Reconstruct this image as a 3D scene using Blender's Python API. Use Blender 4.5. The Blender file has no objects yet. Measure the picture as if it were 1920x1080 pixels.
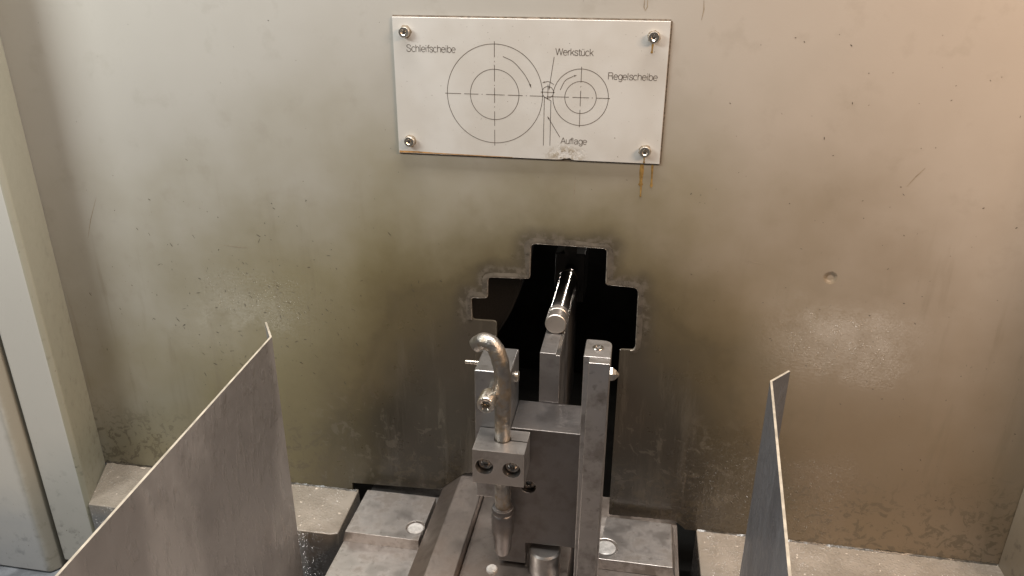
import bpy, bmesh, math, random
from mathutils import Vector, Matrix
random.seed(7)
PI = math.pi
S = bpy.context.scene
C = S.collection
K = 0.001                                   # everything below is written in millimetres

# ------------------------------------------------------------------ camera, world, lamps, exposure
cam = bpy.data.cameras.new('camera')
co = bpy.data.objects.new('camera', cam); C.objects.link(co); S.camera = co
yaw, pitch, roll = 0.16675, 0.40336, 0.00505
f = Vector((-math.sin(yaw) * math.cos(pitch), math.cos(yaw) * math.cos(pitch), -math.sin(pitch)))
r0 = Vector((math.cos(yaw), math.sin(yaw), 0)); u0 = r0.cross(f)
r = r0 * math.cos(roll) + u0 * math.sin(roll); u = u0 * math.cos(roll) - r0 * math.sin(roll)
m = Matrix((r, u, -f)).transposed().to_4x4(); m.translation = Vector((85.4, -569.7, 37.6)) * K
co.matrix_world = m
cam.sensor_width = 36; cam.lens = 36 * 1435.6 / 1920
cam.clip_start = 0.01; cam.clip_end = 60
S.view_settings.view_transform = 'Standard'; S.view_settings.look = 'None'
S.view_settings.exposure = 0.0; S.view_settings.gamma = 1.0
w = bpy.data.worlds.new('World'); S.world = w; w.use_nodes = True
bg = w.node_tree.nodes['Background']
bg.inputs['Color'].default_value = (0.95, 0.9, 0.86, 1); bg.inputs['Strength'].default_value = 0.07

def lamp(name, loc, target, sx, sy, power, col):
    d = bpy.data.lights.new(name, 'AREA'); d.shape = 'RECTANGLE'; d.size = sx * K; d.size_y = sy * K
    d.energy = power; d.color = col
    o = bpy.data.objects.new(name, d); C.objects.link(o)
    o.location = Vector(loc) * K
    o.rotation_euler = (Vector(target) - Vector(loc)).to_track_quat('-Z', 'Y').to_euler()
    return o
lamp('cool_machine_lamp', (-560, -430, 300), (-60, 0, -220), 300, 120, 4.2, (0.98, 1.0, 0.97))
lamp('warm_machine_lamp', (620, -430, 300), (140, 0, -220), 300, 120, 4.7, (1.0, 0.70, 0.48))
lamp('overhead_lamp', (20, -115, 820), (20, -100, -300), 1000, 90, 23.0, (1.0, 0.94, 0.88))
lamp('wall_sheen_fill', (345, -320, -375), (250, 0, -226), 150, 60, 0.16, (1.0, 0.86, 0.72))  # two added low lights, out of view, reflected as sheen patches on the wall
lamp('wall_sheen_fill', (-450, -320, -428), (-257, 0, -262), 150, 60, 0.10, (1.0, 0.95, 0.85))
lamp('shaft_glint_fill', (118, 395, -70), (28, 0, -215), 5, 70, 0.10, (1.0, 0.9, 0.8))  # two added strips hidden behind the panel, mirrored as bright lines along the shaft
lamp('shaft_glint_fill', (-104, 395, -335), (28, 0, -225), 6, 60, 0.06, (1.0, 0.92, 0.84))

# ------------------------------------------------------------------ node helper
class NT:
    def __init__(s, name):
        s.m = bpy.data.materials.new(name); s.m.use_nodes = True
        s.t = s.m.node_tree; s.n = s.t.nodes; s.b = s.n['Principled BSDF']
        g = s.n.new('ShaderNodeNewGeometry'); v = s.n.new('ShaderNodeVectorMath'); v.operation = 'SCALE'
        v.inputs['Scale'].default_value = 1000.0
        s.t.links.new(g.outputs['Position'], v.inputs[0]); s.pos = v.outputs[0]
        x = s.n.new('ShaderNodeSeparateXYZ'); s.t.links.new(s.pos, x.inputs[0])
        s.x, s.y, s.z = x.outputs
    def put(s, a, sock):
        if isinstance(a, (int, float)): sock.default_value = a
        elif isinstance(a, tuple): sock.default_value = a if len(a) == 4 or sock.type == 'VECTOR' else (*a, 1)
        else: s.t.links.new(a, sock)
    def math(s, op, a, b=0.0, c=None, clamp=False):
        n = s.n.new('ShaderNodeMath'); n.operation = op; n.use_clamp = clamp
        s.put(a, n.inputs[0]); s.put(b, n.inputs[1])
        if c is not None: s.put(c, n.inputs[2])
        return n.outputs[0]
    def add(s, a, b): return s.math('ADD', a, b)
    def mul(s, a, b): return s.math('MULTIPLY', a, b)
    def lerp(s, v, a, b, lo=0.0, hi=1.0, smooth=True):
        n = s.n.new('ShaderNodeMapRange'); n.interpolation_type = 'SMOOTHSTEP' if smooth else 'LINEAR'
        s.put(v, n.inputs[0]); s.put(a, n.inputs[1]); s.put(b, n.inputs[2]); s.put(lo, n.inputs[3]); s.put(hi, n.inputs[4])
        return n.outputs[0]
    def warp(s, sx=1, sy=1, sz=1, rot=(0, 0, 0)):
        n = s.n.new('ShaderNodeMapping'); s.t.links.new(s.pos, n.inputs[0])
        n.inputs['Scale'].default_value = (sx, sy, sz); n.inputs['Rotation'].default_value = rot
        return n.outputs[0]
    def noise(s, size, detail=3.0, rough=0.55, vec=None, dist=0.0):
        n = s.n.new('ShaderNodeTexNoise'); s.t.links.new(vec or s.pos, n.inputs['Vector'])
        n.inputs['Scale'].default_value = 1.0 / size; n.inputs['Detail'].default_value = detail
        n.inputs['Roughness'].default_value = rough; n.inputs['Distortion'].default_value = dist
        return n.outputs['Fac']
    def cells(s, size, out='Distance', vec=None, rnd=1.0):
        n = s.n.new('ShaderNodeTexVoronoi'); s.t.links.new(vec or s.pos, n.inputs['Vector'])
        n.inputs['Scale'].default_value = 1.0 / size; n.inputs['Randomness'].default_value = rnd
        return n.outputs[out]
    def mix(s, fac, a, b, mode='MIX'):
        n = s.n.new('ShaderNodeMix'); n.data_type = 'RGBA'; n.blend_type = mode
        s.put(fac, n.inputs[0]); s.put(a, n.inputs[6]); s.put(b, n.inputs[7])
        return n.outputs[2]
    def bump(s, h, dist, strength=1.0, normal=None):
        n = s.n.new('ShaderNodeBump'); n.inputs['Distance'].default_value = dist * K
        s.put(strength, n.inputs['Strength']); s.t.links.new(h, n.inputs['Height'])
        if normal is not None: s.t.links.new(normal, n.inputs['Normal'])
        return n.outputs[0]
    def set(s, **k):
        names = dict(col='Base Color', rough='Roughness', metal='Metallic', normal='Normal', coat='Coat Weight',
                     coatr='Coat Roughness', spec='Specular IOR Level', aniso='Anisotropic', coatn='Coat Normal')
        for a, v in k.items(): s.put(v, s.b.inputs[names[a]])
        return s.m

# ------------------------------------------------------------------ materials
def mat_wall():
    q = NT('stained_grey_paint')
    n1 = q.noise(95, 4); n2 = q.noise(26, 5, 0.6); n3 = q.noise(7, 4, 0.6)
    # oil film that thickens towards the machining height
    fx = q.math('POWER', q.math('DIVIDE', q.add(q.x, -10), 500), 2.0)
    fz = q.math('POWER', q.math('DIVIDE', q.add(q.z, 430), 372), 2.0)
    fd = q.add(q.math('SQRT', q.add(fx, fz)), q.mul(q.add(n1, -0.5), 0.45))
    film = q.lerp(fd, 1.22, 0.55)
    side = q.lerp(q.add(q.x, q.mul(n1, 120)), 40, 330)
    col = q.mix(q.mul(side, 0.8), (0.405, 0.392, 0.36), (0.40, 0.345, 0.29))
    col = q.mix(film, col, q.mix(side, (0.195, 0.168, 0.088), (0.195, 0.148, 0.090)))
    brown = q.mul(side, q.lerp(q.add(q.z, q.mul(n1, 80)), -60, -330, 0, 0.6))
    col = q.mix(brown, col, (0.20, 0.146, 0.090))
    streak = q.lerp(q.noise(14, 4, 0.6, q.warp(1, 1, 0.10)), 0.54, 0.74, 0, 0.35)
    col = q.mix(q.mul(streak, q.lerp(q.z, -90, -240)), col, (0.15, 0.12, 0.075))
    col = q.mix(q.lerp(n2, 0.54, 0.70, 0, 0.25), col, q.mix(0.5, col, (0.16, 0.13, 0.085)))
    # spray stain round the cut-out, in tide lines
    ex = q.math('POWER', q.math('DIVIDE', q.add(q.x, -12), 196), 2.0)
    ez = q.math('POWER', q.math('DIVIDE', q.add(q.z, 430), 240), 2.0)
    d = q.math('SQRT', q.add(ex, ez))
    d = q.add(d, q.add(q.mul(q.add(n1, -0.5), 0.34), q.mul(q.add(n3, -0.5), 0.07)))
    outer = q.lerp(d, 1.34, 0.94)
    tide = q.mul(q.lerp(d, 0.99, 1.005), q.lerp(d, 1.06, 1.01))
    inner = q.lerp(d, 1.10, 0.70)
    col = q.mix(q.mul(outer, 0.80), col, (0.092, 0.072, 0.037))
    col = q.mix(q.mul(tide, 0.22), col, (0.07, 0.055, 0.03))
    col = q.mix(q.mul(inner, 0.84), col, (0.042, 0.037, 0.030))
    # greasy halo hugging the stepped edge
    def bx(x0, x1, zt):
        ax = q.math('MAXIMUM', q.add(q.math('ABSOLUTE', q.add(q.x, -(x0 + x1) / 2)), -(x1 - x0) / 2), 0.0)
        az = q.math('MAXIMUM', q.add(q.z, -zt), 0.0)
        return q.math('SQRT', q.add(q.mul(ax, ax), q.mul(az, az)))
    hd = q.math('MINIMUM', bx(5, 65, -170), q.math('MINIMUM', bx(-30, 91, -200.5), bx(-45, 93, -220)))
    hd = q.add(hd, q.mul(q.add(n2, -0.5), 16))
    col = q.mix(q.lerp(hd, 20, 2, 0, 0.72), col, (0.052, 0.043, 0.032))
    smear = q.mul(q.mul(q.lerp(hd, 2, 5), q.lerp(hd, 12, 6)), q.mul(q.lerp(n3, 0.45, 0.6), q.lerp(q.z, -262, -225)))
    col = q.mix(q.mul(smear, 0.45), col, (0.19, 0.165, 0.135))
    drag = q.lerp(q.noise(15, 5, 0.65, q.warp(1, 1, 0.13, (0, 0.18, 0))), 0.50, 0.68)
    col = q.mix(q.mul(drag, q.mul(inner, 0.32)), col, (0.15, 0.13, 0.10))
    wipe = q.mul(q.lerp(q.noise(18, 5, 0.7, None, 1.0), 0.57, 0.60), q.lerp(q.z, -300, -350))
    col = q.mix(q.mul(wipe, q.mul(outer, 0.30)), col, (0.20, 0.175, 0.135))
    # scum line along the bottom
    blot = q.mul(q.lerp(q.add(q.z, q.mul(n1, 80)), -300, -365), q.lerp(q.noise(11, 6, 0.72, None, 1.4), 0.53, 0.565))
    col = q.mix(q.mul(blot, 0.62), col, (0.095, 0.078, 0.05))
    pits = q.mul(q.lerp(q.noise(2.2, 2, 0.5, q.warp(1, 1, 0.6, (0, 0.7, 0))), 0.70, 0.75), q.lerp(q.z, -100, -230))
    col = q.mix(q.mul(pits, 0.5), col, (0.09, 0.075, 0.05))
    # droplets of coolant clinging in two patches and low down
    px = q.math('ABSOLUTE', q.add(q.x, -5)); pz = q.math('ABSOLUTE', q.add(q.z, 238))
    pn = q.mul(n2, 60)
    patch = q.mul(q.mul(q.lerp(q.add(px, pn), 200, 250), q.lerp(q.add(px, pn), 350, 300)), q.lerp(q.add(pz, pn), 72, 42))
    low2 = q.mul(q.lerp(q.add(q.z, pn), -290, -330), q.lerp(q.math('ABSOLUTE', q.add(q.x, -215)), 110, 40))
    wet = q.math('MAXIMUM', patch, low2)
    drop = q.mul(q.lerp(q.cells(2.3), 0.52, 0.08), q.lerp(q.noise(5, 3), 0.45, 0.58))
    grit = q.noise(1.7, 3, 0.6, q.warp(0.6, 1, 1))
    dn = q.math('SQRT', q.add(q.math('POWER', q.add(q.x, -234), 2.0), q.math('POWER', q.add(q.z, 182), 2.0)))
    nb = q.bump(grit, 0.6, q.add(0.05, q.mul(wet, 0.10)))
    nb = q.bump(q.lerp(q.add(dn, q.mul(q.add(n3, -0.5), 3)), 1.5, 5.5), 1.3, 1.0, nb)
    nb = q.bump(q.noise(160, 1), 6, 0.25, nb)
    nb = q.bump(drag, 0.6, q.mul(inner, 0.5), nb)
    rough = q.add(q.lerp(n2, 0.3, 0.7, 0.30, 0.42), q.mul(wet, -0.08))
    rough = q.add(rough, q.mul(outer, -0.04))
    cn = q.bump(drop, 0.9, wet, nb); cn = q.bump(grit, 0.7, q.mul(wet, 0.8), cn)
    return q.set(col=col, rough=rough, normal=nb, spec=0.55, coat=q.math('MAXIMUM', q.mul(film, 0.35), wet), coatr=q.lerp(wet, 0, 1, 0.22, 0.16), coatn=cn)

def mat_paint(name, base, dirt, zlo, zhi, edge=None):
    q = NT(name)
    n1 = q.noise(60, 4); n2 = q.noise(11, 5, 0.65); n3 = q.noise(2.4, 2, 0.5, q.warp(1, 1, 0.55, (0, 0.6, 0)))
    lo = q.lerp(q.add(q.z, q.mul(q.add(n1, -0.5), 120)), zhi, zlo)
    col = q.mix(q.mul(lo, 0.65), base, dirt)
    col = q.mix(q.mul(q.lerp(n2, 0.55, 0.7), q.mul(lo, 0.5)), col, tuple(c * 0.45 for c in dirt))
    col = q.mix(q.mul(q.lerp(n3, 0.70, 0.745), q.add(0.12, q.mul(lo, 0.6))), col, (0.10, 0.085, 0.06))
    if edge:                                  # greasy smear along a vertical edge
        x0, x1 = edge
        band = q.lerp(q.add(q.x, q.mul(q.add(n2, -0.5), 6)), x0, x1)
        col = q.mix(q.mul(band, 0.7), col, (0.19, 0.165, 0.105))
    nb = q.bump(q.noise(1.5, 2), 0.2, 0.25)
    return q.set(col=col, rough=q.lerp(n2, 0.3, 0.7, 0.36, 0.5), normal=nb, spec=0.45)

def mat_ledge():
    q = NT('wet_gritty_paint')
    n1 = q.noise(30, 4); g2 = q.noise(6, 4, 0.6)
    col = q.mix(q.lerp(n1, 0.35, 0.65), (0.26, 0.228, 0.19), (0.20, 0.174, 0.142))
    col = q.mix(q.lerp(q.noise(6, 2), 0.70, 0.72, 0, 0.8), col, (0.6, 0.53, 0.45))
    col = q.mix(q.lerp(q.z, -436, -450), col, (0.16, 0.155, 0.15))
    wet = q.lerp(q.add(q.math('ABSOLUTE', q.x), q.mul(n1, 50)), 180, 215)
    drop = q.mul(q.lerp(q.cells(2.6), 0.58, 0.05), q.lerp(q.noise(9, 3), 0.38, 0.5))
    nb = q.bump(g2, 0.5, 0.2)
    cn = q.bump(drop, 3.4, wet, nb)
    return q.set(col=col, rough=q.lerp(n1, 0.3, 0.7, 0.20, 0.32), normal=nb, spec=0.6, coat=1.0, coatr=0.07, coatn=cn)

def mat_steel(name, base, rough=0.34, stain=0.35, dark=(0.12, 0.10, 0.085), brush=(1, 1, 0.06), big=22, metal=0.95, edge=0.75, lump=0.25):
    q = NT(name)
    n1 = q.noise(big, 5, 0.6); n2 = q.noise(5, 4, 0.6); br = q.noise(0.7, 3, 0.6, q.warp(*brush))
    col = q.mix(q.lerp(n1, 0.46, 0.66, 0, stain), base, dark)
    col = q.mix(q.lerp(n2, 0.58, 0.72, 0, stain * 0.7), col, dark)
    bv = q.n.new('ShaderNodeBevel'); bv.samples = 4; bv.inputs['Radius'].default_value = 1.3 * K
    gn = q.n.new('ShaderNodeNewGeometry'); dt = q.n.new('ShaderNodeVectorMath'); dt.operation = 'DOT_PRODUCT'
    q.t.links.new(bv.outputs[0], dt.inputs[0]); q.t.links.new(gn.outputs['Normal'], dt.inputs[1])
    wear = q.mul(q.lerp(dt.outputs['Value'], 0.985, 0.86), q.lerp(n2, 0.38, 0.58))
    col = q.mix(q.mul(wear, edge), col, (0.72, 0.68, 0.63))
    rg = q.add(q.lerp(n1, 0.3, 0.7, rough - 0.07, rough + 0.10), q.mul(q.add(br, -0.5), 0.12))
    nb = q.bump(br, 0.05, 0.35); nb = q.bump(n2, lump, 0.2 if lump < 0.3 else 0.6, nb)
    return q.set(col=col, rough=rg, metal=metal, normal=nb)

def mat_guard(name, base, spot, metal=0.75, rough=0.42):
    q = NT(name)
    n1 = q.noise(60, 4); n2 = q.noise(9, 4, 0.6)
    fl = q.noise(4, 4, 0.6, q.warp(1, 0.55, 0.22, (0.55, 0, 0)))
    band = q.noise(55, 3, 0.5, q.warp(1, 1, 0.25))
    col = q.mix(q.lerp(band, 0.42, 0.62), base, spot)
    col = q.mix(q.lerp(n1, 0.5, 0.7, 0, 0.35), col, tuple(c * 0.6 for c in base))
    nb = q.bump(q.lerp(fl, 0.50, 0.66), 0.7, 0.6); nb = q.bump(n2, 0.4, 0.15, nb)
    return q.set(col=col, rough=q.lerp(n2, 0.3, 0.7, rough - 0.06, rough + 0.08), metal=metal, normal=nb)

def mat_plain(name, col, rough=0.5, metal=0.0, var=0.25, size=6, bump=0.15):
    q = NT(name)
    n = q.noise(size, 4, 0.6)
    c = q.mix(q.lerp(n, 0.35, 0.65, 0, 1), tuple(x * (1 - var) for x in col), tuple(min(1, x * (1 + var * 0.6)) for x in col))
    return q.set(col=c, rough=q.lerp(n, 0.3, 0.7, max(0.05, rough - 0.06), rough + 0.06), metal=metal, normal=q.bump(q.noise(size * 0.3, 3), 0.3, bump))

def mat_plate():
    q = NT('printed_aluminium')
    n1 = q.noise(50, 3); n2 = q.noise(4, 5, 0.7); br = q.noise(0.8, 2, 0.5, q.warp(0.05, 1, 1))
    col = q.mix(q.lerp(n1, 0.35, 0.65), (0.70, 0.69, 0.66), (0.62, 0.60, 0.56))
    dx = q.math('DIVIDE', q.add(q.x, -30), 17); dz = q.math('DIVIDE', q.add(q.z, 97), 9)
    sc = q.lerp(q.add(q.add(q.mul(dx, dx), q.mul(dz, dz)), q.mul(q.add(n2, -0.5), 3.0)), 1.3, 0.2)
    col = q.mix(q.mul(sc, q.lerp(n2, 0.45, 0.6)), col, (0.36, 0.30, 0.21))
    col = q.mix(q.lerp(q.noise(1.4, 2), 0.735, 0.77, 0, 0.8), col, (0.16, 0.13, 0.09))
    nb = q.bump(br, 0.05, 0.3); nb = q.bump(n2, 0.9, q.mul(sc, 0.9), nb)
    return q.set(col=col, rough=q.lerp(n1, 0.3, 0.7, 0.30, 0.40), metal=0.25, normal=nb)

M = dict(
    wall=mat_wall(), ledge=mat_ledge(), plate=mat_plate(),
    post=mat_paint('post_paint', (0.53, 0.51, 0.465), (0.36, 0.345, 0.31), -500, -330),
    post_side=mat_paint('post_side_paint', (0.33, 0.325, 0.265), (0.26, 0.24, 0.17), -420, -60),
    door=mat_paint('door_paint', (0.58, 0.55, 0.50), (0.36, 0.37, 0.39), -500, -400, (-466, -455)),
    side=mat_paint('side_paint', (0.30, 0.25, 0.185), (0.15, 0.125, 0.09), -430, -150),
    tray=mat_plain('blue_grey_tray_paint', (0.15, 0.16, 0.175), 0.35, 0, 0.35, 25),
    rim=mat_plain('smeared_filler', (0.105, 0.090, 0.071), 0.30, 0.0, 0.3, 12, 0.4),
    sludge=mat_plain('wet_grey_sludge', (0.045, 0.038, 0.028), 0.25, 0, 0.4, 5, 0.6),
    bare=mat_plain('worn_bare_edge', (0.25, 0.22, 0.185), 0.32, 0.3, 0.4, 4, 0.3),
    sealant=mat_plain('brown_sealant', (0.13, 0.10, 0.07), 0.6, 0, 0.4, 2, 0.6),
    print=mat_plain('brown_black_print', (0.085, 0.065, 0.05), 0.5, 0, 0.2, 3, 0.05),
    oil=mat_plain('amber_oil', (0.33, 0.21, 0.07), 0.18, 0, 0.3, 4, 0.1),
    rust=mat_plain('orange_rust', (0.42, 0.23, 0.08), 0.6, 0, 0.4, 5, 0.4),
    grime=mat_plain('grime', (0.075, 0.062, 0.045), 0.6, 0, 0.4, 2, 0.4),
    scratch=mat_plain('scratch', (0.27, 0.225, 0.165), 0.5, 0, 0.2, 3),
    guard_l=mat_guard('oily_guard_sheet', (0.235, 0.226, 0.222), (0.33, 0.32, 0.314), 0.45, 0.42),
    guard_r=mat_guard('dark_guard_sheet', (0.14, 0.142, 0.155), (0.18, 0.185, 0.20), 0.45, 0.40),
    edge=mat_plain('raw_cut_edge', (0.40, 0.36, 0.295), 0.42, 0.3, 0.22, 14),
    block=mat_steel('dark_ground_steel', (0.21, 0.198, 0.195), 0.42, 0.4),
    tower=mat_steel('tower_steel', (0.38, 0.375, 0.375), 0.37, 0.5),
    clamp=mat_steel('clamp_steel', (0.47, 0.45, 0.435), 0.38, 0.4),
    bar=mat_steel('bar_steel', (0.48, 0.46, 0.45), 0.38, 0.65, (0.17, 0.15, 0.135)),
    blade=mat_steel('blade_steel', (0.40, 0.382, 0.372), 0.37, 0.45),
    slide=mat_steel('slide_steel', (0.68, 0.64, 0.61), 0.38, 0.8, (0.34, 0.30, 0.265), (1, 0.08, 1), 18),
    bed=mat_steel('bed_steel', (0.44, 0.385, 0.35), 0.39, 0.6, (0.22, 0.175, 0.145), (1, 0.05, 1), 30),
    chrome=mat_steel('polished_steel', (0.62, 0.58, 0.54), 0.15, 0.15),
    face=mat_steel('turned_face', (0.50, 0.455, 0.41), 0.42, 0.2),
    screw=mat_steel('bright_screw_steel', (0.66, 0.61, 0.54), 0.24, 0.3, (0.25, 0.2, 0.14)),
    black_screw=mat_steel('dark_screw_steel', (0.30, 0.28, 0.26), 0.22, 0.3),
    tube=mat_steel('worn_tube', (0.33, 0.315, 0.295), 0.40, 0.55, (0.30, 0.21, 0.11), (1, 1, 0.2), 9, lump=1.6),
    nylon=mat_plain('white_plug', (0.52, 0.51, 0.49), 0.22, 0, 0.25, 7),
    chamber=mat_plain('black_chamber', (0.06, 0.058, 0.053), 0.9, 0, 0.3, 40, 0.0),
    wheel=mat_plain('grinding_wheel_grit', (0.024, 0.022, 0.02), 0.95, 0, 0.3, 1.5, 0.3),
    housing=mat_plain('dark_housing', (0.05, 0.046, 0.04), 0.5, 0.2, 0.3, 12),
)

# ------------------------------------------------------------------ mesh helpers (millimetres in, metres out)
def thing(name, label, cat, loc, group=None):
    o = bpy.data.objects.new(name, None); C.objects.link(o); o.location = Vector(loc) * K
    o.empty_display_size = 0.02
    o['label'] = label; o['category'] = cat
    if group: o['group'] = group
    return o
def tag(o, label, cat, group=None):
    o['label'] = label; o['category'] = cat
    if group: o['group'] = group
    return o
def world_loc(o):
    v = Vector((0, 0, 0))
    while o: v = v + o.location; o = o.parent
    return v
def obj(name, geo, mat, parent=None, smooth=35, bevel=0.0, seg=2, kind=None, base=None):
    vs, fs = geo[0], geo[1]
    org = Vector(base) * K if base is not None else (Vector((0, 0, 0)) if parent is not None else sum((Vector(v) for v in vs), Vector()) / len(vs) * K)
    off = world_loc(parent) if parent is not None else org
    me = bpy.data.meshes.new(name)
    me.from_pydata([tuple(Vector(v) * K - off - (org if parent is not None and base is not None else Vector())) for v in vs], [], fs)
    mats = mat if isinstance(mat, (list, tuple)) else [mat]
    for x in mats: me.materials.append(M[x])
    if len(geo) > 2:
        for p, i in zip(me.polygons, geo[2]): p.material_index = i
    bm = bmesh.new(); bm.from_mesh(me); bmesh.ops.recalc_face_normals(bm, faces=bm.faces); bm.to_mesh(me); bm.free()
    me.update()
    if smooth:
        me.polygons.foreach_set('use_smooth', [True] * len(me.polygons)); me.set_sharp_from_angle(angle=math.radians(smooth))
    o = bpy.data.objects.new(name, me); C.objects.link(o)
    if parent is not None:
        o.parent = parent
        if base is not None: o.location = org
    else: o.location = org
    if bevel:
        b = o.modifiers.new('edges', 'BEVEL'); b.width = bevel * K; b.segments = seg; b.limit_method = 'ANGLE'
        b.angle_limit = math.radians(40); b.harden_normals = True
    if kind: o['kind'] = kind
    return o
def join(*gs):
    V, F, I = [], [], []
    for g in gs:
        n = len(V); V += list(g[0]); F += [tuple(i + n for i in fc) for fc in g[1]]
        I += list(g[2]) if len(g) > 2 else [0] * len(g[1])
    return V, F, I
def slot(g, i): return g[0], g[1], [i] * len(g[1])
def box(x0, x1, y0, y1, z0, z1):
    v = [(x, y, z) for z in (z0, z1) for y in (y0, y1) for x in (x0, x1)]
    return v, [(0, 2, 3, 1), (4, 5, 7, 6), (0, 1, 5, 4), (2, 6, 7, 3), (0, 4, 6, 2), (1, 3, 7, 5)]
def prism_y(p, y0, y1):                      # outline in x,z pulled along y
    n = len(p); v = [(x, y0, z) for x, z in p] + [(x, y1, z) for x, z in p]
    return v, [tuple(range(n))[::-1], tuple(range(n, 2 * n))] + [(i, (i + 1) % n, n + (i + 1) % n, n + i) for i in range(n)]
def prism_z(p, z0, z1):
    n = len(p); v = [(x, y, z0) for x, y in p] + [(x, y, z1) for x, y in p]
    return v, [tuple(range(n))[::-1], tuple(range(n, 2 * n))] + [(i, (i + 1) % n, n + (i + 1) % n, n + i) for i in range(n)]
def rounded(p, rad):                         # round the corners of an outline
    out = []; n = len(p)
    for i in range(n):
        a, b, c = Vector(p[i - 1]), Vector(p[i]), Vector(p[(i + 1) % n])
        rr = rad[i] if isinstance(rad, (list, tuple)) else rad
        rr = min(rr, (a - b).length * 0.45, (c - b).length * 0.45)
        if rr < 0.05: out.append(tuple(b)); continue
        s, e = b + (a - b).normalized() * rr, b + (c - b).normalized() * rr
        for k in range(5):
            t = k / 4; out.append(tuple(s * (1 - t) ** 2 + b * 2 * t * (1 - t) + e * t * t))
    return out
AX = {'-y': Matrix(((1, 0, 0), (0, 0, -1), (0, 1, 0))), '+x': Matrix(((0, 0, 1), (0, 1, 0), (-1, 0, 0))), '+z': Matrix.Identity(3)}
AX['+y'] = Matrix(((1, 0, 0), (0, 0, 1), (0, -1, 0)))
AX['-x'] = Matrix(((0, 0, -1), (0, 1, 0), (1, 0, 0)))
def rings(rs, loc, axis, cap0=True, cap1=True, idx=None):   # list of rings of (x, y, h) about the axis
    A = AX[axis]; L = Vector(loc); n = len(rs[0])
    V = [tuple(L + A @ Vector(p)) for rg in rs for p in rg]; F = []
    for k in range(len(rs) - 1):
        for i in range(n):
            j = (i + 1) % n
            F.append((k * n + i, k * n + j, (k + 1) * n + j, (k + 1) * n + i))
    if cap0: F.append(tuple(range(n))[::-1])
    if cap1: F.append(tuple(range((len(rs) - 1) * n, len(rs) * n)))
    return V, F
def circ(rad, h, n=32): return [(rad * math.cos(2 * PI * i / n), rad * math.sin(2 * PI * i / n), h) for i in range(n)]
def hexr(rad, h, n=24):
    out = []
    for i in range(n):
        a = 2 * PI * i / n; k = math.cos(PI / 6) / math.cos((a % (PI / 3)) - PI / 6)
        out.append((rad * k * math.cos(a), rad * k * math.sin(a), h))
    return out
def lathe(prof, loc, axis, n=40): return rings([circ(rr, h, n) for rr, h in prof], loc, axis)
def cap_screw(loc, axis, R, H, hx, dep):
    return rings([circ(R, 0, 24), circ(R, H - 0.09 * R, 24), circ(R * 0.93, H, 24), circ(hx * 1.16, H, 24), hexr(hx, H - 0.12 * R),
                  hexr(hx, H - dep), circ(0.05, H - dep - hx * 0.35, 24)], loc, axis)
def sweep(path, radii, n=20, squash=None):
    P = [Vector(p) for p in path]; V, F = [], []
    up = Vector((0, 1, 0))
    for i, p in enumerate(P):
        t = (P[min(i + 1, len(P) - 1)] - P[max(i - 1, 0)]).normalized()
        a = t.cross(up).normalized(); b = t.cross(a).normalized(); up = -b if (-b).dot(up) > 0 else b
        sq = squash[i] if squash else 1
        for k in range(n):
            g = 2 * PI * k / n; V.append(tuple(p + a * math.cos(g) * radii[i] + b * math.sin(g) * radii[i] * sq))
    for i in range(len(P) - 1):
        for k in range(n):
            j = (k + 1) % n; F.append((i * n + k, i * n + j, (i + 1) * n + j, (i + 1) * n + k))
    F.append(tuple(range(n))[::-1]); F.append(tuple(range((len(P) - 1) * n, len(P) * n)))
    return V, F
def smooth_path(pts, k=8):                   # Catmull-Rom
    P = [Vector(p) for p in pts]; P = [P[0] * 2 - P[1]] + P + [P[-1] * 2 - P[-2]]; out = []
    for i in range(1, len(P) - 2):
        for j in range(k):
            t = j / k; a, b, c, d = P[i - 1:i + 3]
            out.append(0.5 * (2 * b + (c - a) * t + (2 * a - 5 * b + 4 * c - d) * t * t + (3 * b - a - 3 * c + d) * t ** 3))
    out.append(P[-2]); return out
def carve(o, *cutters):                      # bore holes and slits into a solid
    for g in cutters:
        me = bpy.data.meshes.new('cutter'); off = world_loc(o)
        me.from_pydata([tuple(Vector(v) * K - off) for v in g[0]], [], g[1]); me.update()
        bm = bmesh.new(); bm.from_mesh(me); bmesh.ops.recalc_face_normals(bm, faces=bm.faces); bm.to_mesh(me); bm.free()
        c = bpy.data.objects.new('cutter', me); C.objects.link(c); c.location = off
        b = o.modifiers.new('bore', 'BOOLEAN'); b.object = c; b.operation = 'DIFFERENCE'; b.solver = 'EXACT'
        bev = [x for x in o.modifiers if x.type == 'BEVEL']
        for x in bev: x.show_viewport = x.show_render = False
        bpy.context.view_layer.update()
        dg = bpy.context.evaluated_depsgraph_get()
        new = bpy.data.meshes.new_from_object(o.evaluated_get(dg))
        o.modifiers.remove(b); o.data = new
        for x in bev: x.show_viewport = x.show_render = True
        bpy.data.objects.remove(c)
    o.data.polygons.foreach_set('use_smooth', [True] * len(o.data.polygons)); o.data.set_sharp_from_angle(angle=math.radians(35))

# ------------------------------------------------------------------ the setting: tray, ledges, chamber
obj('tray_floor', box(-760, 470, -1400, 440, -560, -520), 'tray', kind='structure')
lo = [(-429, 3), (-160, 3), (-157, -60), (-163, -62.5), (-402.5, -63)]
obj('ledge', prism_z(lo, -519.9, -433), 'ledge', kind='structure', bevel=1.2, seg=3)
ro = [(159, 3), (411, 3), (411, -62), (160, -62)]
obj('ledge', prism_z(ro, -519.9, -433), 'ledge', kind='structure', bevel=1.2, seg=3)

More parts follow.
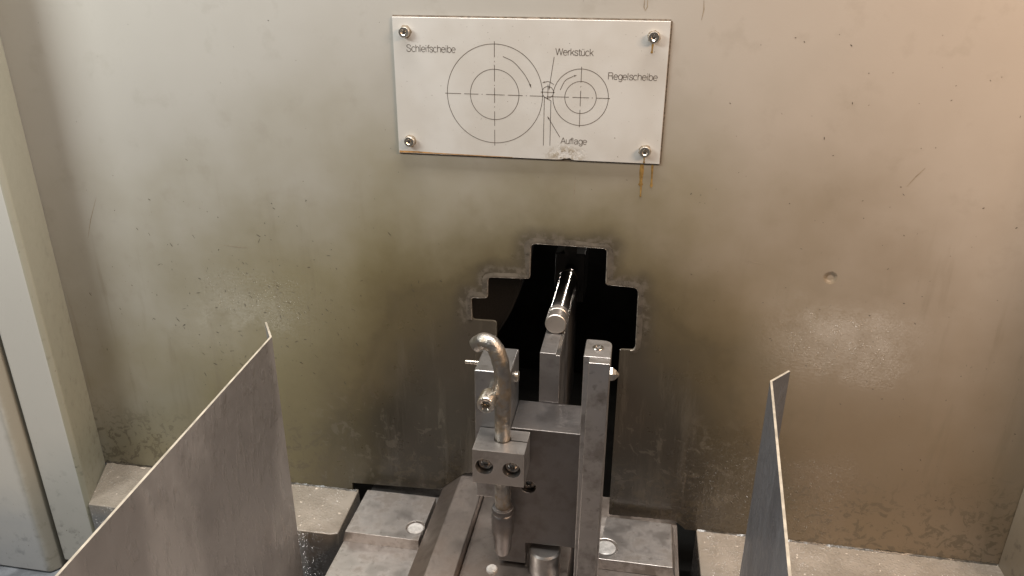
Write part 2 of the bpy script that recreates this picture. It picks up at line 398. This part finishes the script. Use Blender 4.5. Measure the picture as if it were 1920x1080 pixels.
# ------------------------------------------------------------------ back panel with the stepped cut-out
cut = [(80.2, -427), (80.2, -257.5), (92.6, -257.0), (91.3, -201.4), (65.4, -200.6), (64.8, -169.9), (4.9, -169.4),
       (4.3, -199.8), (-30.3, -201.2), (-30.8, -219.8), (-44.7, -220.7), (-44.2, -240.6), (-23.5, -240.4), (-23.5, -397),
       (-47, -397), (-54.7, -399), (-78.3, -420.7), (-165.5, -424.3), (-165.5, -433.9)]
out = [(-432, -433.9), (-432, 150), (414, 150), (414, -434), (149.5, -434), (139.3, -425.5)]
rads = [2, 1.5, 4, 4.5, 3, 3, 4, 3, 2.5, 2.5, 2.5, 3, 3.5, 2, 1, 1, 1, 1, 0] + [0] * 6
outline = rounded(cut + out, rads)
panel = thing('machine_panel', 'tall grey-beige steel panel, oil-stained around its stepped black cut-out', 'panel', (-10, 0, -434))
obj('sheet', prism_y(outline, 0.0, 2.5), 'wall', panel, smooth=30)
# smeared filler lip that follows the upper steps of the cut-out
lip = rounded([(80.2, -330), (80.2, -257.5), (92.6, -257.0), (91.3, -201.4), (65.4, -200.6), (64.8, -169.9), (4.9, -169.4), (4.3, -199.8),
               (-30.3, -201.2), (-30.8, -219.8), (-44.7, -220.7), (-44.2, -240.6), (-44.2, -240.7)], [0, 1.5, 4, 4.5, 3, 3, 4, 3, 2.5, 2.5, 2.5, 3, 0])
def densify(p, step):
    o = []
    for a, b in zip(p, p[1:]):
        n = max(1, int((Vector(b) - Vector(a)).length / step))
        for k in range(n): o.append((a[0] + (b[0] - a[0]) * k / n, a[1] + (b[1] - a[1]) * k / n))
    o.append(p[-1]); return o
def lip_strip(path, widths, heights, w_fn):
    P = densify(path, 1.6); V, F = [], []; nr = len(widths)
    for i, p in enumerate(P):
        a, b = Vector(P[max(0, i - 3)]), Vector(P[min(len(P) - 1, i + 3)])
        t = (b - a); t = t.normalized() if t.length > 1e-6 else Vector((1, 0)); nrm = Vector((t.y, -t.x))
        # path runs up the right side, across, down the left: outside of the hole is to the right of travel
        wv = w_fn(i, p)
        for wd, h in zip(widths, heights):
            q = Vector(p) + nrm * (wd * wv)
            V.append((q.x, -h * (0.95 + 0.1 * random.random()), q.y))
    for i in range(len(P) - 1):
        for k in range(nr - 1): F.append((i * nr + k, (i + 1) * nr + k, (i + 1) * nr + k + 1, i * nr + k + 1))
    return V, F
wob = [random.random() for _ in range(600)]
obj('cutout_lip', lip_strip(lip[6:], [0.7, 1.0, 1.6, 2.4, 3.4, 4.4, 5.6], [0.35, 0.45, 0.36, 0.42, 0.24, 0.14, 0.02],
    lambda i, p: 0.35 + 1.1 * sum(wob[i:i + 14]) / 14), 'rim', panel, smooth=60)
obj('cut_edge', lip_strip(lip[6:], [-0.05, 0.1, 0.6, 0.95], [-0.6, 0.25, 0.45, 0.1], lambda i, p: 0.7 + 0.6 * wob[i // 3]), 'bare', panel, smooth=60)
# drips, scratches and specks lying on the sheet
def ribbon(pts, widths, y):
    V, F = [], []
    for i, p in enumerate(pts):
        a, b = Vector(pts[max(0, i - 1)]), Vector(pts[min(len(pts) - 1, i + 1)])
        t = (b - a).normalized(); nn = Vector((t.y, -t.x)) * widths[i] / 2
        V += [(p[0] + nn.x, y, p[1] + nn.y), (p[0] - nn.x, y, p[1] - nn.y)]
    return V, [(2 * i, 2 * i + 1, 2 * i + 3, 2 * i + 2) for i in range(len(pts) - 1)]
def drip(x, z0, z1, wd, y, lean=0.0):
    n = 10; V, F = [], []
    for i in range(n + 1):
        t = i / n; z = z0 + (z1 - z0) * t; ww = wd * (0.75 + 0.3 * math.sin(t * 7 + x) * 0.5 + (0.35 if 0.82 < t < 0.97 else 0) - (0.6 if t > 0.97 else 0))
        xx = x + lean * t
        V += [(xx - ww / 2, y, z), (xx, y - 0.35, z), (xx + ww / 2, y, z)]
    for i in range(n):
        for k in (0, 1): F.append((i * 3 + k, i * 3 + k + 1, i * 3 + k + 4, i * 3 + k + 3))
    return V, F
obj('oil_drip', drip(87.4, -101.0, -118.5, 3.6, -0.08), 'oil', panel, smooth=60)
obj('oil_drip', drip(87.8, -117.5, -126.5, 1.5, -0.10), 'oil', panel, smooth=60)
obj('oil_drip', drip(95.0, -101.0, -118.8, 1.9, -0.08, 0.4), 'oil', panel, smooth=60)
for pts in ([(283.8, -94.7), (279, -101), (274.2, -108.7)], [(-375, -151.6), (-385, -172), (-392, -190)], [(120.8, 14), (121.4, 8), (120.5, 1)],
            [(81.2, 16), (80.9, 9), (82, 6.8), (83.2, 9), (83, 16)], [(169.7, -172), (176, -173), (183, -174)], [(-262, -188), (-248, -189), (-240, -189)], [(38, -113), (37.6, -124), (38, -133)]):
    obj('scratch', ribbon(pts, [0.25 + 0.5 * (0 < i < len(pts) - 1) for i in range(len(pts))], -0.06), 'scratch', panel, smooth=0)
V, F = [], []
def speck(x, z, l, wd, a, y=-0.07):
    n0 = len(V); k = 6
    for i in range(k):
        g = 2 * PI * i / k; rx = l * math.cos(g) * (0.7 + 0.5 * random.random()); rz = wd * math.sin(g) * (0.7 + 0.5 * random.random())
        V.append((x + rx * math.cos(a) - rz * math.sin(a), y, z + rx * math.sin(a) + rz * math.cos(a)))
    F.append(tuple(range(n0, n0 + k)))
for _ in range(240):
    x = random.gauss(-235, 75); z = random.gauss(-255, 55)
    if -420 < x < -60 and -425 < z < -110 and not (x > -160 and z < -330):
        speck(x, z, random.choice([0.5, 0.6, 0.9, 1.5, 2.2]), random.uniform(0.18, 0.42), random.gauss(-0.7, 0.6))
for _ in range(110):
    x = random.uniform(110, 405); z = random.uniform(-420, 0)
    speck(x, z, random.choice([0.4, 0.5, 0.7, 1.0]), random.uniform(0.2, 0.4), random.gauss(-0.5, 0.8))
for _ in range(60):
    speck(random.uniform(-400, 400), random.uniform(-160, 30), random.choice([0.3, 0.4, 0.6]), random.uniform(0.15, 0.3), random.gauss(-0.8, 0.8))
obj('speck', (V, F), 'grime', panel, smooth=0, kind='stuff')

def seam(x0, x1, z):
    V, F = [], []; n = int((x1 - x0) / 2.5)
    for i in range(n + 1):
        h = 0.8 + 1.8 * random.random() ** 3; dpt = 0.6 + 1.2 * random.random() ** 2; x = x0 + (x1 - x0) * i / n
        V += [(x, -0.05, z + h), (x, -0.5 - dpt * 0.3, z + 0.5), (x, -dpt - 0.6, z + 0.06)]
    for i in range(n):
        for k in (0, 1): F.append((i * 3 + k, i * 3 + k + 1, i * 3 + k + 4, i * 3 + k + 3))
    return V, F
obj('sludge_seam', seam(-429, -161, -433), 'sludge', panel, smooth=60, kind='stuff')
obj('sludge_seam', seam(160, 409, -433), 'sludge', panel, smooth=60, kind='stuff')

# ------------------------------------------------------------------ post, door and side panel of the housing
po = [(-429, -0.05), (-402, -62), (-449, -62), (-449, -50), (-429, -20)]
po = [(-429.5, -0.3), (-403.5, -58), (-406.5, -62), (-446, -62), (-448, -60), (-448, -44), (-490, -44), (-490, -0.3)]
V, F = prism_z(po, -508, 150)
idx = [0, 0] + [1, 1, 0, 0, 0, 0, 0, 0]
post = obj('corner_post', (V, F, idx), ['post', 'post_side'], smooth=50, bevel=1.5, seg=3, base=(-428, -30, -508))
tag(post, 'pale upright corner post with an olive slanted side beside the panel', 'post')
door = thing('sliding_door', 'pale grey door edge with a dark greasy strip beside the corner post', 'door', (-560, -70, -519))
obj('door_leaf', prism_z([(-452, -52), (-452, -62), (-458, -70), (-760, -70), (-760, -52)], -519.5, 150), 'door', door, smooth=40, bevel=2.5, seg=3)
sp = [(410, -0.3), (412, -64), (470, -64), (470, -0.3)]
side = obj('side_panel', prism_z(sp, -519.5, 150), 'side', smooth=40, bevel=1, base=(430, -30, -519.5))
tag(side, 'brown-stained narrow side wall beyond the far end of the gritty ledge', 'side panel')

# ------------------------------------------------------------------ dark grinding chamber behind the cut-out
cv = [(x, y, z) for y in (3.2, 420) for z in (-519.7, 40) for x in (-330, 330)]
obj('chamber_wall', (cv, [(4, 5, 7, 6), (0, 1, 5, 4), (2, 6, 7, 3), (0, 4, 6, 2), (1, 3, 7, 5)]), 'chamber', kind='structure', smooth=0)
gw = obj('grinding_wheel', lathe([(60, 0), (158, 0), (160, 2), (160, 58), (158, 60), (60, 60)], (-168, 60, -195), '+y', 96), 'wheel')
tag(gw, 'large dark grinding wheel barely visible inside the black cut-out', 'grinding wheel')
hs = thing('spindle_housing', 'dark square housing at the far end of the bright shaft', 'housing', (28, 115, -262))
obj('housing_body', box(14, 42, 100, 140, -262, -213), 'housing', hs, bevel=1)
obj('spigot', lathe([(5, 0), (5, 22), (7, 23), (7, 36)], (28.4, 79, -228.3), '+y', 28), 'housing', hs)
obj('upper_lug', lathe([(6, 0), (6, 20)], (28.5, 95, -208), '+y', 24), 'housing', hs)

# ------------------------------------------------------------------ diagram plate
dp = thing('diagram_plate', 'cream rectangular plate with a grinding diagram and German lettering', 'sign', (0, 0, -100))
obj('plate', prism_y([(-100, 0), (100, 0), (100, -100.1), (37, -100.1), (34.5, -99.5), (33, -98.5), (31, -99.2), (29, -99.0), (27, -99.8), (24, -100.1), (-100, -100.1)], -1.9, -0.35), 'plate', dp, bevel=0.25)
V, F = [], []
def edge_dirt(p0, p1, lo_, hi_):
    n = 90; base = len(V)
    d = (Vector(p1) - Vector(p0)); t = d.normalized(); nn = Vector((-t.y, t.x))
    for i in range(n + 1):
        q = Vector(p0) + d * i / n
        o_ = q + nn * (lo_ + (hi_ - lo_) * random.random() ** 2)
        i_ = q - nn * 1.2
        V.extend([(o_.x, -0.3 - 0.5 * random.random(), o_.y), (i_.x, -0.3, i_.y)])
    for i in range(n): F.append((base + 2 * i, base + 2 * i + 1, base + 2 * i + 3, base + 2 * i + 2))
edge_dirt((100, -100), (100, 0), 0.2, 1.3); edge_dirt((100, 0), (-100, 0), -0.2, 0.35); edge_dirt((-100, -100.1), (100, -100.1), 0, 0)
edge_dirt((30, -100.1), (100, -100.1), -0.1, -0.6)
obj('sealant_edge', (V, F), 'sealant', dp, smooth=0)
obj('rust_streak', ribbon([(-99.6, -99.1), (-85, -99.0), (-70, -99.35), (-40, -99.6), (-10, -99.75)], [1.5, 1.3, 0.8, 0.6, 0.3], -1.96), 'rust', dp, smooth=0)
YP = -1.96                                   # print lies on the front of the plate
LW = 0.42
def seg(a, b, wd=LW): return ribbon([a, b], [wd, wd], YP)
def circle(cx, cz, R, wd=LW, a0=0, a1=360, n=72):
    pts = [(cx + R * math.cos(math.radians(a0 + (a1 - a0) * i / n)), cz + R * math.sin(math.radians(a0 + (a1 - a0) * i / n))) for i in range(n + 1)]
    return ribbon(pts, [wd] * len(pts), YP)
def head(p, d, l=3.0, wd=1.35):
    d = Vector(d).normalized(); nn = Vector((-d.y, d.x)); p = Vector(p)
    a, b = p - d * l + nn * wd / 2, p - d * l - nn * wd / 2
    return [(p.x, YP, p.y), (a.x, YP, a.y), (b.x, YP, b.y)], [(0, 1, 2)]
def through(pts):
    P = smooth_path([(x, 0, z) for x, z in pts], 6); return ribbon([(p.x, p.z) for p in P], [LW] * len(P), YP)
def hline(z, spans): return join(*[seg((a, z), (b, z)) for a, b in spans])
def vline(x, spans): return join(*[seg((x, a), (x, b)) for a, b in spans])
big = join(circle(-24, -53.3, 35.9, n=110), circle(-24, -53.4, 18.3), vline(-24, [(-15.5, -26.6), (-29.2, -30.0), (-32, -43.8), (-46.3, -47.0), (-48.3, -59.4), (-62.0, -62.7), (-65.6, -76.5), (-79.4, -91.4)]),
           hline(-53.4, [(-61.6, -49.4), (-47.1, -36.2), (-33.8, -33.1), (-30.4, -17.4), (-17.2, -16.5), (-14, -2.9), (-0.5, 0.2), (2.4, 13.0)]))
obj('wheel_outline', big, 'print', dp, smooth=0)
small = join(circle(39.7, -53.5, 20.2), circle(39.7, -53.5, 11.45), vline(39.7, [(-31.8, -42.6), (-45.3, -46.1), (-48.6, -59.8), (-62.3, -75)]),
             hline(-53.5, [(15.0, 31.3), (33.8, 45.9), (47.9, 48.7), (51.4, 61.1)]))
obj('wheel_outline', small, 'print', dp, smooth=0)
obj('workpiece_outline', join(circle(15.7, -50.4, 4.15, n=40), seg((10.4, -50.4), (20.9, -50.4)), seg((15.7, -44.9), (15.7, -55.8))), 'print', dp, smooth=0)
obj('rest_outline', join(seg((13.2, -53.9), (13.2, -89.7)), seg((13.2, -54.0), (18.1, -56.4)), seg((18.1, -56.4), (18.15, -89.6))), 'print', dp, smooth=0)
obj('arrow', join(through([(-17.7, -26.0), (-9.7, -29.8), (-1.7, -38.3), (2.6, -45.6)]), head((3.4, -48.0), (0.35, -1))), 'print', dp, smooth=0)
obj('arrow', join(through([(20.1, -44.8), (16.4, -42.9), (13.6, -43.1)]), head((11.3, -43.8), (-1, -0.28), 2.2, 1.2)), 'print', dp, smooth=0)
obj('arrow', join(through([(24.7, -48.5), (28.2, -41.8), (34.0, -38.5)]), head((36.6, -37.7), (1, 0.30), 2.4, 1.2)), 'print', dp, smooth=0)
obj('arrow', join(seg((19.7, -25.4), (16.7, -47.0)), head((16.4, -49.2), (-0.14, -1), 2.4, 1.1)), 'print', dp, smooth=0)
obj('arrow', join(seg((25.4, -82.9), (16.8, -69.4)), head((15.7, -67.7), (-0.53, 0.84), 2.4, 1.2)), 'print', dp, smooth=0)
def arc(cx, cy, rx, ry, a0, a1, n=18):
    return [(cx + rx * math.cos(math.radians(a0 + (a1 - a0) * i / n)), cy + ry * math.sin(math.radians(a0 + (a1 - a0) * i / n))) for i in range(n + 1)]
def bend(*p): return [(v.x, v.y) for v in smooth_path([(a, b, 0) for a, b in p], 5)]
GL = {                                       # letter strokes: cap height 1, lower case 0.72
    'c': (0.54, [arc(.28, .36, .25, .36, 48, 312)]), 'e': (0.58, [[(.04, .38), (.53, .38)], arc(.285, .36, .25, .36, 3, 318)]),
    'h': (0.56, [[(.06, 0), (.06, 1)], bend((.06, .46), (.14, .66), (.29, .72), (.43, .65), (.47, .46), (.47, .2), (.47, 0))]),
    'l': (0.23, [[(.08, 0), (.08, 1)]]), 'i': (0.23, [[(.08, 0), (.08, .72)], [(.08, .88), (.08, 1)]]),
    'f': (0.31, [bend((.15, 0), (.15, .4), (.15, .78), (.2, .95), (.34, .98)), [(0, .70), (.32, .70)]]),
    'b': (0.58, [[(.06, 0), (.06, 1)], arc(.295, .36, .24, .36, 0, 360, 28)]),
    'S': (0.70, [bend((.58, .72), (.53, .92), (.33, 1.0), (.12, .93), (.07, .74), (.2, .58), (.45, .48), (.6, .32), (.56, .1), (.33, 0), (.1, .08), (.05, .3))]),
    'W': (0.96, [[(.02, 1), (.24, 0)], [(.24, 0), (.47, 1)], [(.47, 1), (.7, 0)], [(.7, 0), (.92, 1)]]),
    'r': (0.35, [[(.07, 0), (.07, .72)], bend((.07, .42), (.13, .62), (.24, .70), (.35, .71))]),
    'k': (0.51, [[(.06, 0), (.06, 1)], [(.46, .72), (.06, .27)], [(.21, .44), (.49, 0)]]),
    's': (0.51, [bend((.44, .52), (.4, .68), (.25, .73), (.09, .66), (.07, .51), (.2, .4), (.38, .32), (.46, .19), (.4, .05), (.25, 0), (.09, .06), (.05, .22))]),
    't': (0.31, [bend((.14, .92), (.14, .5), (.14, .14), (.2, .01), (.32, .01)), [(0, .70), (.31, .70)]]),
    'u': (0.56, [bend((.06, .72), (.06, .45), (.07, .16), (.16, .01), (.32, .02), (.44, .15), (.47, .3)), [(.47, .72), (.47, 0)]]),
    'R': (0.72, [[(.08, 0), (.08, 1)], [(.08, 1), (.4, 1)], bend((.4, 1), (.56, .95), (.62, .77), (.56, .59), (.4, .54)), [(.4, .54), (.08, .54)], bend((.4, .54), (.55, .46), (.6, .25), (.64, 0))]),
    'g': (0.57, [arc(.28, .36, .24, .36, 0, 360, 28), bend((.51, .72), (.51, .3), (.51, -.08), (.43, -.25), (.26, -.28), (.09, -.2))]),
    'A': (0.66, [[(.01, 0), (.32, 1)], [(.32, 1), (.63, 0)], [(.13, .36), (.51, .36)]]),
    'a': (0.57, [bend((.07, .52), (.12, .68), (.27, .73), (.42, .66), (.45, .5), (.45, .2), (.47, .03), (.53, .01)), bend((.45, .42), (.28, .39), (.1, .33), (.04, .18), (.1, .03), (.25, 0), (.4, .1), (.45, .24))]),
}
GL['\u00fc'] = (GL['u'][0], GL['u'][1] + [[(.17, .86), (.17, .98)], [(.36, .86), (.36, .98)]])
def lettering(text, x0, x1, zb, cap):
    tot = sum(GL[ch][0] for ch in text) - 0.06; k = (x1 - x0) / tot; x = x0; gs = []; n = 0
    for ch in text:
        for st_ in GL[ch][1]:
            n += 1; g = ribbon([(x + a * k, zb + b * cap) for a, b in st_], [0.43] * len(st_), YP - 0.003 * (n % 7))
            gs.append(g)
        x += GL[ch][0] * k
    obj('lettering', join(*gs), 'print', dp, smooth=0)
lettering('Schleifscheibe', -90.1, -53.1, -24.1, 4.9)
lettering('Werkst\u00fcck', 20.6, 47.5, -24.1, 4.7)
lettering('Regelscheibe', 58.7, 93.7, -40.0, 4.7)
lettering('Auflage', 26.2, 45.6, -87.7, 4.5)
for i, (x, z) in enumerate([(-90.4, -10.3), (89.2, -10.5), (-90.3, -90.4), (88.7, -90.7)]):
    o = obj('socket_screw', cap_screw((x, -1.9, z), '-y', 3.9, 4.6, 1.9, 2.6), 'screw', dp, smooth=40)
    pts = [(x + 4.4 * math.cos(a) * random.uniform(0.9, 1.15), -1.95, z + 4.4 * math.sin(a) * random.uniform(0.9, 1.15)) for a in [2 * PI * k / 22 for k in range(22)]]
    obj('grime_ring', (pts, [tuple(range(22))]), 'scratch', dp, smooth=0)
obj('oil_drip', drip(88.8, -15.2, -21.6, 1.6, -1.97, -0.4), 'oil', dp, smooth=60)
obj('oil_drip', drip(88.6, -94.8, -99.9, 1.4, -1.97), 'oil', dp, smooth=60)

# ------------------------------------------------------------------ sheet-metal guards
def guard(tip, far, near, z1, mat, label, th=1.5):
    far, near, tip = Vector(far), Vector(near), Vector(tip)
    sgn = -1 if far.x < 0 else 1             # outward
    def off(p, d): return p + d
    t1 = (far - near).normalized(); n1 = Vector((-t1.y, t1.x)); n1 = n1 if n1.x * sgn > 0 else -n1
    t2 = (tip - far).normalized(); n2 = Vector((-t2.y, t2.x)); n2 = n2 if n2.y > 0 and False else (n2 if n2.dot(n1) > 0 else -n2)
    nm = (n1 + n2).normalized(); nm = nm / nm.dot(n1)
    inner = [near, far, tip]; outer = [near + n1 * th, far + nm * th, tip + n2 * th]
    poly = [tuple(p) for p in inner] + [tuple(p) for p in outer[::-1]]
    V, F = prism_z(poly, -519.9, z1)
    idx = [0, 1, 0, 0, 1, 0, 0, 1]           # top face and the two end faces are raw cut metal
    o = obj('guard_plate', (V, F, idx), [mat, 'edge'], smooth=25, base=((far.x + near.x) / 2, (far.y + near.y) / 2, -519.9))
    tag(o, label, 'guard plate', 'upright sheet guards beside the machining area')
guard((-193.5, -68.5), (-178, -92), (-160, -420), -223, 'guard_l', 'brownish upright sheet guard with a pale slanting top edge and small bent lip')
guard((197.5, -77), (183, -94), (154, -420), -223, 'guard_r', 'blue-grey upright sheet guard, narrow wedge in view, with a bent outward lip')

# ------------------------------------------------------------------ slides and bed
cb = obj('machine_bed', box(-33.5, 52, -420, 30, -519.9, -413), 'bed', kind='structure', bevel=0.6)
bd = obj('machine_bed', box(57.5, 142, -420, 30, -519.9, -431), 'bed', kind='structure', bevel=0.6)
bl = obj('machine_bed', box(-147.5, -79, -420, 30, -519.9, -431), 'slide', kind='structure', bevel=0.6)
gb = thing('guide_bar', 'long steel guide bar with a chamfered side between slide plate and nozzle block', 'guide bar', (-55, -200, -440))
obj('bar_body', prism_y([(-76, -519.8), (-76, -419), (-57.5, -402), (-34, -402), (-34, -519.8)], -420, 14), 'bed', gb, bevel=1.2, seg=3)
def slide(x0, x1, y0, y1, plug, pr, label, chx):
    t = thing('slide_plate', label, 'slide plate', ((x0 + x1) / 2, (y0 + y1) / 2, -430.9), 'bolted slide plates beside the guide bar')
    o = obj('plate_body', prism_y([(x0, -430.9), (x0 + (3 if chx < 0 else 0), -420), (x1 - (3 if chx > 0 else 0), -420), (x1, -430.9)], y0, y1), 'slide', t, bevel=1.0, seg=3)
    carve(o, lathe([(pr + 1.6, 0), (pr + 1.6, 8)], (plug[0], plug[1], -424), '+z', 36))
    obj('plug', lathe([(pr, 0), (pr, 3.1), (pr * 0.86, 3.9), (0.05, 4.3)], (plug[0], plug[1], -424), '+z', 36), 'nylon', t)
slide(-148, -79, -71, -13, (-86, -55.5), 7.0, 'oily steel slide plate with a pale plug, beside the chamfered guide bar', -1)
slide(62.5, 139, -66, -11, (80, -51), 8.5, 'mottled bright slide plate with a large white plug, under the stop bar', 1)
pl = thing('bed_plug', 'small round white plug on the bed in front of the nozzle block', 'plug', (-8.7, -101, -413))
obj('plug_head', lathe([(4.6, 0.02), (4.4, 1.6), (3.4, 2.6), (0.05, 3.0)], (-8.7, -101, -413), '+z', 28), 'nylon', pl)
pin = thing('support_post', 'short round steel post standing under the grey block', 'post', (33, -93, -413))
obj('post_shaft', lathe([(12.5, 0.02), (12.5, 20.5), (11.2, 22)], (33, -93, -413), '+z', 40), 'clamp', pin)

# ------------------------------------------------------------------ support block with tower
sb = thing('support_block', 'dark grey stepped steel block with a short tower holding the shaft rest', 'block', (20, -75, -407))
L = [(-22, -234.2), (5, -234.2), (5, -280.4), (57, -280.4), (57, -386), (17.5, -386.5), (17.5, -412.9), (-5, -412.9), (-5, -346), (-22, -346)]
blk = obj('block_body', prism_y([(5.2, -280.4), (57, -280.4), (57, -386), (17.5, -386.5), (17.5, -407.5), (-5, -407.5), (-5, -346), (5.2, -346)], -95, -55.4), 'block', sb, bevel=0.6)
carve(blk, lathe([(5.6, -1), (5.6, 9)], (19, -95, -332.5), '+y', 32))
twr = obj('tower', prism_y([(-22, -234.2), (4.9, -234.2), (4.9, -346), (-22, -346)], -95.6, -57), 'tower', sb, bevel=1.4, seg=3)
obj('block_foot', box(-4.5, 17, -90, -60, -412.9, -407.5), 'block', sb)
obj('socket_screw', cap_screw((19, -86.5, -332.5), '-y', 5.0, 4, 2.4, 2.6), 'black_screw', sb)
s1 = obj('adjusting_screw', join(cap_screw((-8, -110, -245.5), '-y', 6.3, 13.5, 3.4, 6.5), lathe([(3.3, 0), (3.3, 15.5)], (-8, -95, -245.5), '-y', 24)), 'screw', sb, smooth=40)
obj('side_screw', lathe([(4.2, 0), (4.2, 1.6), (3.2, 2.4), (0.05, 2.6)], (4.9, -72, -250), '+x', 24), 'screw', sb)
obj('pin', lathe([(1.5, 0), (1.5, 9.5), (1.0, 10.2)], (-22, -80, -236.5), '-x', 16), 'screw', sb)

# ------------------------------------------------------------------ clamp block with coolant tube
cl = thing('clamp_block', 'small steel clamp block with two socket screws gripping the upright tube', 'clamp', (1, -110, -310))
cbm = obj('clamp_body', box(-17.6, 19.8, -125, -96.2, -310, -281.8), 'clamp', cl, bevel=1.8, seg=4)
carve(cbm, lathe([(6.6, -2), (6.6, 10)], (-9.0, -125, -295.6), '+y', 36), lathe([(6.6, -2), (6.6, 10)], (10.8, -125, -296.2), '+y', 36),
      lathe([(6.4, -3), (6.4, 40)], (1.4, -108, -315), '+z', 36), box(6, 25, -110.2, -108.9, -305, -275))
for x, z in ((-9.0, -295.6), (10.8, -296.2)):
    obj('socket_screw', cap_screw((x, -117.6, z), '-y', 5.4, 2.6, 2.9, 2.2), 'black_screw', cl, smooth=40)
tb = thing('coolant_tube', 'worn bent metal tube with a hooked tip, upright through the clamp block', 'tube', (1.4, -108, -395))
path = smooth_path([(1.4, -108, -345), (1.4, -108, -300), (1.4, -108, -265), (1.6, -108, -243), (0.8, -108, -226), (-1.4, -107.5, -215), (-5.5, -106, -207.5), (-12, -104, -205.6), (-17.6, -101, -209.5), (-19.8, -100, -212.5)], 8)
n = len(path)
rad = [5.9 + 0.10 * math.sin(i * 0.9) + 0.12 * math.sin(i * 0.37) for i in range(n)]
sq = [1.0 if i < n - 16 else 1.0 - 0.25 * (i - n + 16) / 16 for i in range(n)]
rad[-1] = 4.2; rad[-2] = 5.4; rad[-3] = 5.8
obj('tube_pipe', sweep(path, rad, 24, sq), 'tube', tb, smooth=60)
fit = [(5.2, 0), (7.9, 1.2), (8.5, 2.6), (8.5, 5.0), (7.6, 5.9), (8.3, 6.8), (8.6, 8), (8.6, 24), (7.4, 27), (6.9, 40), (5.0, 45), (1.5, 46.5)]
obj('tube_fitting', lathe([(rr, -h) for rr, h in fit], (1.4, -108, -342), '+z', 36), 'block', tb)

# ------------------------------------------------------------------ stop bar
st = thing('stop_bar', 'tall upright rectangular steel bar with a bright screwed top beside the block', 'bar', (68, -100, -430.9))
sh = lambda z: (z + 208) * 0.008
obj('front_bar', ([(x + sh(z), y, z) for z in (-430.9, -208) for y in (-118, -110.2) for x in (61.4, 75.6)], box(0, 1, 0, 1, 0, 1)[1]), 'bar', st, bevel=0.6)
o_ = rounded([(57.4, -110), (57.4, -84), (75.6, -84), (75.6, -110)], [0, 1.5, 7, 0])
obj('back_bar', prism_z(o_, -430.9, -207.6), 'bar', st, bevel=0.5)
obj('countersunk_screw', cap_screw((66.3, -96.5, -207.7), '+z', 4.0, 0.9, 1.9, 1.6), 'black_screw', st)
obj('side_screw', lathe([(5.2, 0), (5.2, 1.5), (3.6, 4.0), (0.8, 6.2)], (75.6, -98, -226.5), '+x', 6), 'screw', st, smooth=0)

# ------------------------------------------------------------------ rest blade and shaft
bd2 = thing('rest_blade', 'upright steel blade whose top carries the bright shaft', 'rest blade', (28, 30, -340))
obj('blade_body', prism_y([(20.6, -346), (20.6, -237.2), (33.2, -237.2), (33.2, -238.4), (36.2, -238.6), (36.2, -346)], -54.8, 92), 'blade', bd2, bevel=0.35)
obj('carbide_strip', prism_y([(33.4, -238.1), (33.4, -236.6), (36.0, -237.0), (36.0, -238.4)], -54.2, 92), 'chrome', bd2)
sf = thing('steel_shaft', 'polished round steel shaft with a grooved collar lying on the blade', 'shaft', (28.4, 30, -237))
obj('shaft_collar', lathe([(0.1, 0), (7.9, 0), (8.5, 0.7), (8.5, 12), (8.0, 12.5), (8.0, 13.3), (8.5, 13.8), (8.5, 20), (7.6, 21)], (28.4, -21.5, -228.6), '+y', 56), 'face', sf, smooth=30)
obj('shaft_body', lathe([(7.5, 0), (7.5, 78), (8.2, 78.6), (8.2, 82), (7.4, 83), (0.1, 83)], (28.4, -0.8, -228.6), '+y', 56), 'chrome', sf, smooth=30)
